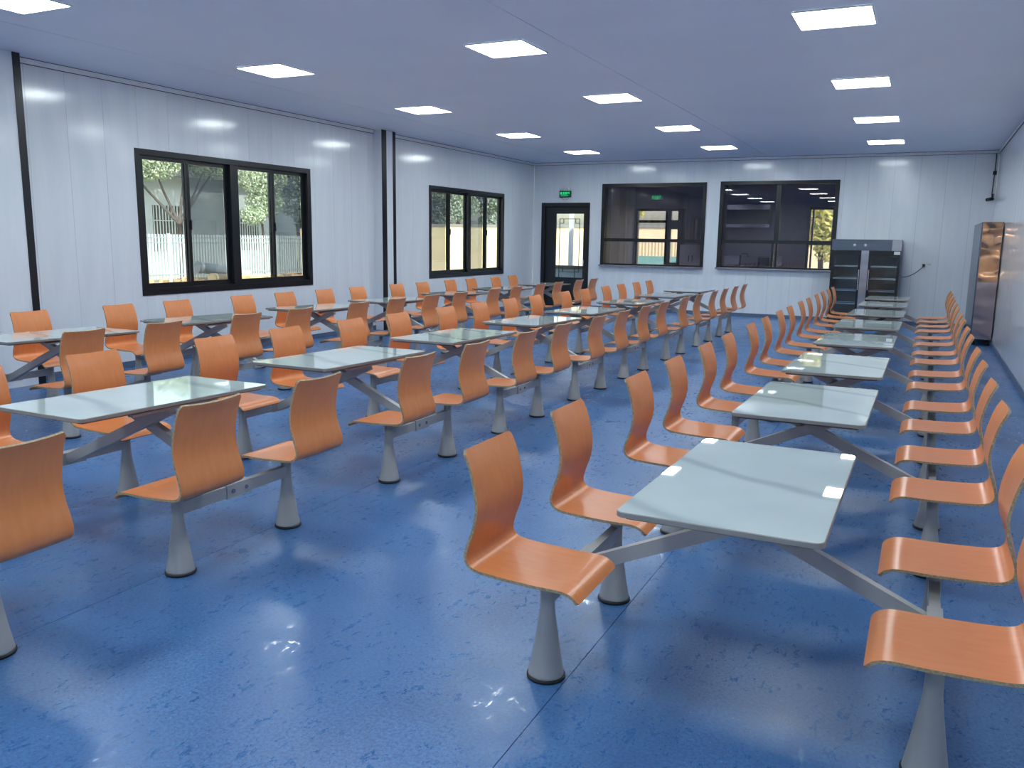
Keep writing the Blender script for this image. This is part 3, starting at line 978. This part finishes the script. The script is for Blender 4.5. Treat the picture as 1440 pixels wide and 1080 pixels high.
def building(name, x, y0, y1, h, wall, wins, label):
    b = tag(empty(name, (x, (y0 + y1) / 2, -0.125)), label, 'building')
    ww = MB()
    for a, c, z0, z1 in cut(y0, y1, -0.125, h, wins):
        ww.box((x - 0.25, a, z0), (x, c, z1))
    ww.box((x - 6, y0, -0.125), (x - 0.25, y0 + 0.2, h)).box((x - 6, y1 - 0.2, -0.125), (x - 0.25, y1, h)).box((x - 6, y0 + 0.2, -0.125), (x - 5.8, y1 - 0.2, h))
    o = obj('building_wall', ww.mesh('building_wall', wall), b); o.location = -wloc(b)
    boxo('roof', (x - 6.3, y0 - 0.3, h), (x + 0.45, y1 + 0.3, h + 0.2), M_ROOF, b)
    for a, c, z0, z1 in wins:
        w = boxo('window', (x - 0.2, a, z0), (x - 0.16, c, z1), M_SHUT, b)
        k = a + 0.07
        while k < c:
            boxo('window_bar', (x - 0.04, k - 0.018, z0), (x - 0.005, k + 0.018, z1), M_FENCE, w)
            k += 0.15
        boxo('window_rail', (x - 0.005, a, (z0 + z1) / 2 + 0.3), (x + 0.015, c, (z0 + z1) / 2 + 0.34), M_FENCE, w)
building('pale_building', -28.0, 10.0, 33.0, 3.9, M_RENDER, [(15.0, 16.6, 0.9, 2.73), (19.5, 21.1, 0.9, 2.73), (24.4, 26.05, 0.88, 2.73), (29.0, 30.45, 0.9, 2.7)], 'long pale building with barred windows behind the picket fence')
building('cream_building', -27.0, 37.0, 62.0, 2.5, M_CREAM, [(39.5, 40.6, 1.0, 2.0), (48.6, 49.6, 1.2, 1.9)], 'low sunlit cream building outside the farther window')

def tree(x, y, h, crowns, mat, label, seed, n=2600, leaf=0.2, tr=0.16):
    rnd = random.Random(seed)
    t = tag(empty('leafy_tree', (x, y, -0.125)), label, 'tree')
    tb = MB()
    fork = Vector((0.0, 0.0, h * 0.42))
    tb.tube([(0, 0, 0), (0.05, 0.04, h * 0.2), tuple(fork)], [tr, tr * 0.85, tr * 0.75], 10)
    for c in crowns:
        c0 = Vector(c[:3])
        m = fork.lerp(c0, 0.55) + Vector((rnd.uniform(-.1, .1), rnd.uniform(-.1, .1), -0.15))
        tb.tube([tuple(fork), tuple(m), tuple(c0)], [tr * 0.6, tr * 0.4, tr * 0.15], 7)
    obj('trunk', tb.mesh('trunk', M_BARK), t)
    lb = MB()
    tw = sum(c[3] ** 2 for c in crowns)
    for c in crowns:
        for _ in range(int(n * c[3] ** 2 / tw)):
            d = Vector((rnd.gauss(0, 1), rnd.gauss(0, 1), rnd.gauss(0, 1))).normalized() * (rnd.random() ** 0.45)
            p = Vector(c[:3]) + Vector((d.x * c[3], d.y * c[3], d.z * c[3] * 0.75))
            a = Vector((rnd.gauss(0, 1), rnd.gauss(0, 1), rnd.gauss(0, 1))).normalized()
            b = a.orthogonal().normalized()
            s = leaf * rnd.uniform(0.6, 1.2)
            k = len(lb.v)
            lb.v += [tuple(p - a * s * 0.6), tuple(p + b * s * 0.28), tuple(p + a * s * 0.6), tuple(p - b * s * 0.28)]
            lb.face([k, k + 1, k + 2, k + 3])
    obj('foliage', lb.mesh('foliage', mat), t, kind='stuff')
    return t
tree(-26.0, 23.9, 5.0, [(0, -1.2, 4.5, 1.2), (0.3, 0.2, 4.9, 1.2), (0, 1.5, 4.5, 0.9), (-0.3, -2.4, 4.5, 1.2), (0.2, 2.4, 5.0, 0.8)], M_LEAF, 'forked tree with pale green leaves before the pale building', 1, 17000, 0.11, 0.11)
tree(-25.6, 28.0, 5.4, [(0, 0, 4.2, 1.15), (0, 0.2, 3.1, 0.85), (0.2, 0.4, 5.0, 1.0), (0, -0.5, 2.5, 0.55)], M_LEAF, 'slim leafy tree outside, seen through the third pane of the large window', 2, 10000, 0.11, 0.07)
tree(-25.8, 30.5, 5.4, [(0, 0, 4.4, 1.2), (0, 0.2, 3.2, 1.0), (0.2, 0.5, 2.4, 0.7), (0, -0.6, 5.0, 0.9)], M_LEAFDARK, 'dark leafy tree outside the right end of the large window', 3, 9000, 0.12, 0.1)
tree(-23.4, 38.6, 6.0, [(0, 0, 4.6, 1.6), (0, 0.8, 3.2, 1.2), (0, 1.3, 4.8, 1.2), (0, 0.5, 2.3, 0.6)], M_LEAFDARK, 'dark tree outside the first pane of the farther window', 4, 7000, 0.16, 0.14)
tree(-24.0, 42.0, 6.4, [(0, 0, 4.6, 1.4), (0, 0.5, 3.5, 1.0), (0, -1, 5.4, 1.3), (0, 1.8, 5.0, 1.2)], M_LEAF, 'pale green tree outside the second pane of the farther window', 5, 7000, 0.16, 0.14)
tree(-23.6, 44.9, 6.0, [(0, 0.2, 4.0, 1.2), (0, 0.8, 5.2, 1.3), (0, 0.2, 2.6, 0.8)], M_LEAFDARK, 'tree outside the third pane of the farther window', 6, 7000, 0.16, 0.13)
tree(-26.0, 51.0, 6.0, [(0, 0, 4.4, 1.3), (0, 0.8, 5.4, 1.2)], M_LEAFYEL, 'yellow-green tree outside the last pane of the farther window', 7, 2600, 0.22, 0.13)
tree(-9.6, 27.5, 5.0, [(0, 0, 3.2, 1.3), (0.8, 0.2, 4.2, 1.3), (-0.8, 0, 4.0, 1.2)], M_LEAFYEL, 'sunlit yellow-green tree behind the kitchen double door', 8, 3000, 0.2, 0.12)
tree(-3.0, 27.8, 4.4, [(0, 0, 2.6, 1.1), (0.4, 0, 1.8, 0.9), (-0.6, 0, 3.4, 1.1)], M_LEAFYEL, 'sunlit bush-like tree behind the narrow kitchen door', 9, 3000, 0.18, 0.1)

def pipes():
    for (a, b, r, m, lab) in (((-19.4, 19.0, 0.30), (-20.3, 23.2, 0.12), 0.13, M_PIPE, 'long tan pipe lying on rubble outside the large window'),
                              ((-20.6, 19.6, 0.58), (-20.2, 21.4, 0.30), 0.17, M_PIPEGREY, 'grey pipe propped on rubble outside the large window')):
        p = tag(empty('yard_pipe', a), lab, 'pipe')
        d = Vector(b) - Vector(a)
        n = d.normalized()
        obj('pipe_wall', MB().tube([(0, 0, 0), tuple(d)], r, 16).mesh('pipe_wall', m), p)
        obj('pipe_collar', MB().tube([tuple(-n * 0.03), tuple(n * 0.12)], r * 1.12, 16).mesh('pipe_collar', m), p)
    rnd = random.Random(5)
    h = MB()
    for i in range(420):
        y = rnd.uniform(14.0, 23.5)
        x = rnd.gauss(-19.6, 0.7)
        z = -0.125 + max(0.0, 0.42 - abs(x + 19.6) * 0.35) * rnd.random()
        s = rnd.uniform(0.06, 0.2)
        a = rnd.uniform(0, 3.14)
        h.bar((x - s * math.cos(a), y - s * math.sin(a), z), (x + s * math.cos(a), y + s * math.sin(a), z + rnd.uniform(-.06, .1)), s * rnd.uniform(0.5, 1.2), s * rnd.uniform(0.3, 0.8))
    o = obj('rubble_heap', h.mesh('rubble_heap', M_RUBBLE), kind='stuff')
    tag(o, 'heap of tan rubble and broken boards in the yard', 'rubble')
pipes()
bw = tag(empty('boundary_wall', (-8.0, 33.0, -0.125)), 'sunlit cream boundary wall behind the kitchen', 'wall')
boxo('wall_face', (-24.0, 33.0, -0.125), (8.0, 33.2, 2.1), M_CREAM, bw)
boxo('coping', (-24.05, 32.95, 2.1), (8.05, 33.25, 2.2), M_ROOF, bw)

pp = tag(empty('porch_post', (-8.38, 20.6, -0.125)), 'white post outside the glass of the dark far door', 'post')
boxo('shaft', (-8.43, 20.55, -0.1), (-8.33, 20.65, 3.1), M_WHITE, pp)
boxo('post_base', (-8.47, 20.51, -0.125), (-8.29, 20.69, -0.1), M_ROOF, pp)
pb = tag(empty('porch_bench', (-8.4, 20.25, -0.125)), 'dark bench outside the lower glass of the far door', 'bench')
boxo('bench_seat', (-9.2, 20.0, 0.86), (-7.6, 20.4, 0.94), M_SHUT, pb)
boxo('bench_front', (-9.15, 20.05, 0.3), (-7.65, 20.1, 0.86), M_PIPEGREY, pb)
for xx in (-9.1, -7.7):
    boxo('bench_leg', (xx - 0.04, 20.12, -0.125), (xx + 0.04, 20.38, 0.86), M_SHUT, pb)

mf = tag(empty('yard_railing', (-8.2, 26.0, -0.125)), 'yellowish railing on a teal base outside the kitchen double door', 'railing')
boxo('railing_base', (-9.8, 25.95, -0.125), (-6.6, 26.05, 1.12), plain('teal_board', '7FB0A6', 0.7), mf)
pk = MB()
for k in range(30):
    pk.box((-9.75 + k * 0.107 - 0.02, 25.98, 1.12), (-9.75 + k * 0.107 + 0.02, 26.02, 1.6))
o = obj('picket_row', pk.mesh('picket_row', M_PIPE), mf, kind='stuff')
o.location = -wloc(mf)
boxo('rail', (-9.8, 25.97, 1.6), (-6.6, 26.03, 1.66), M_SHUT, mf)
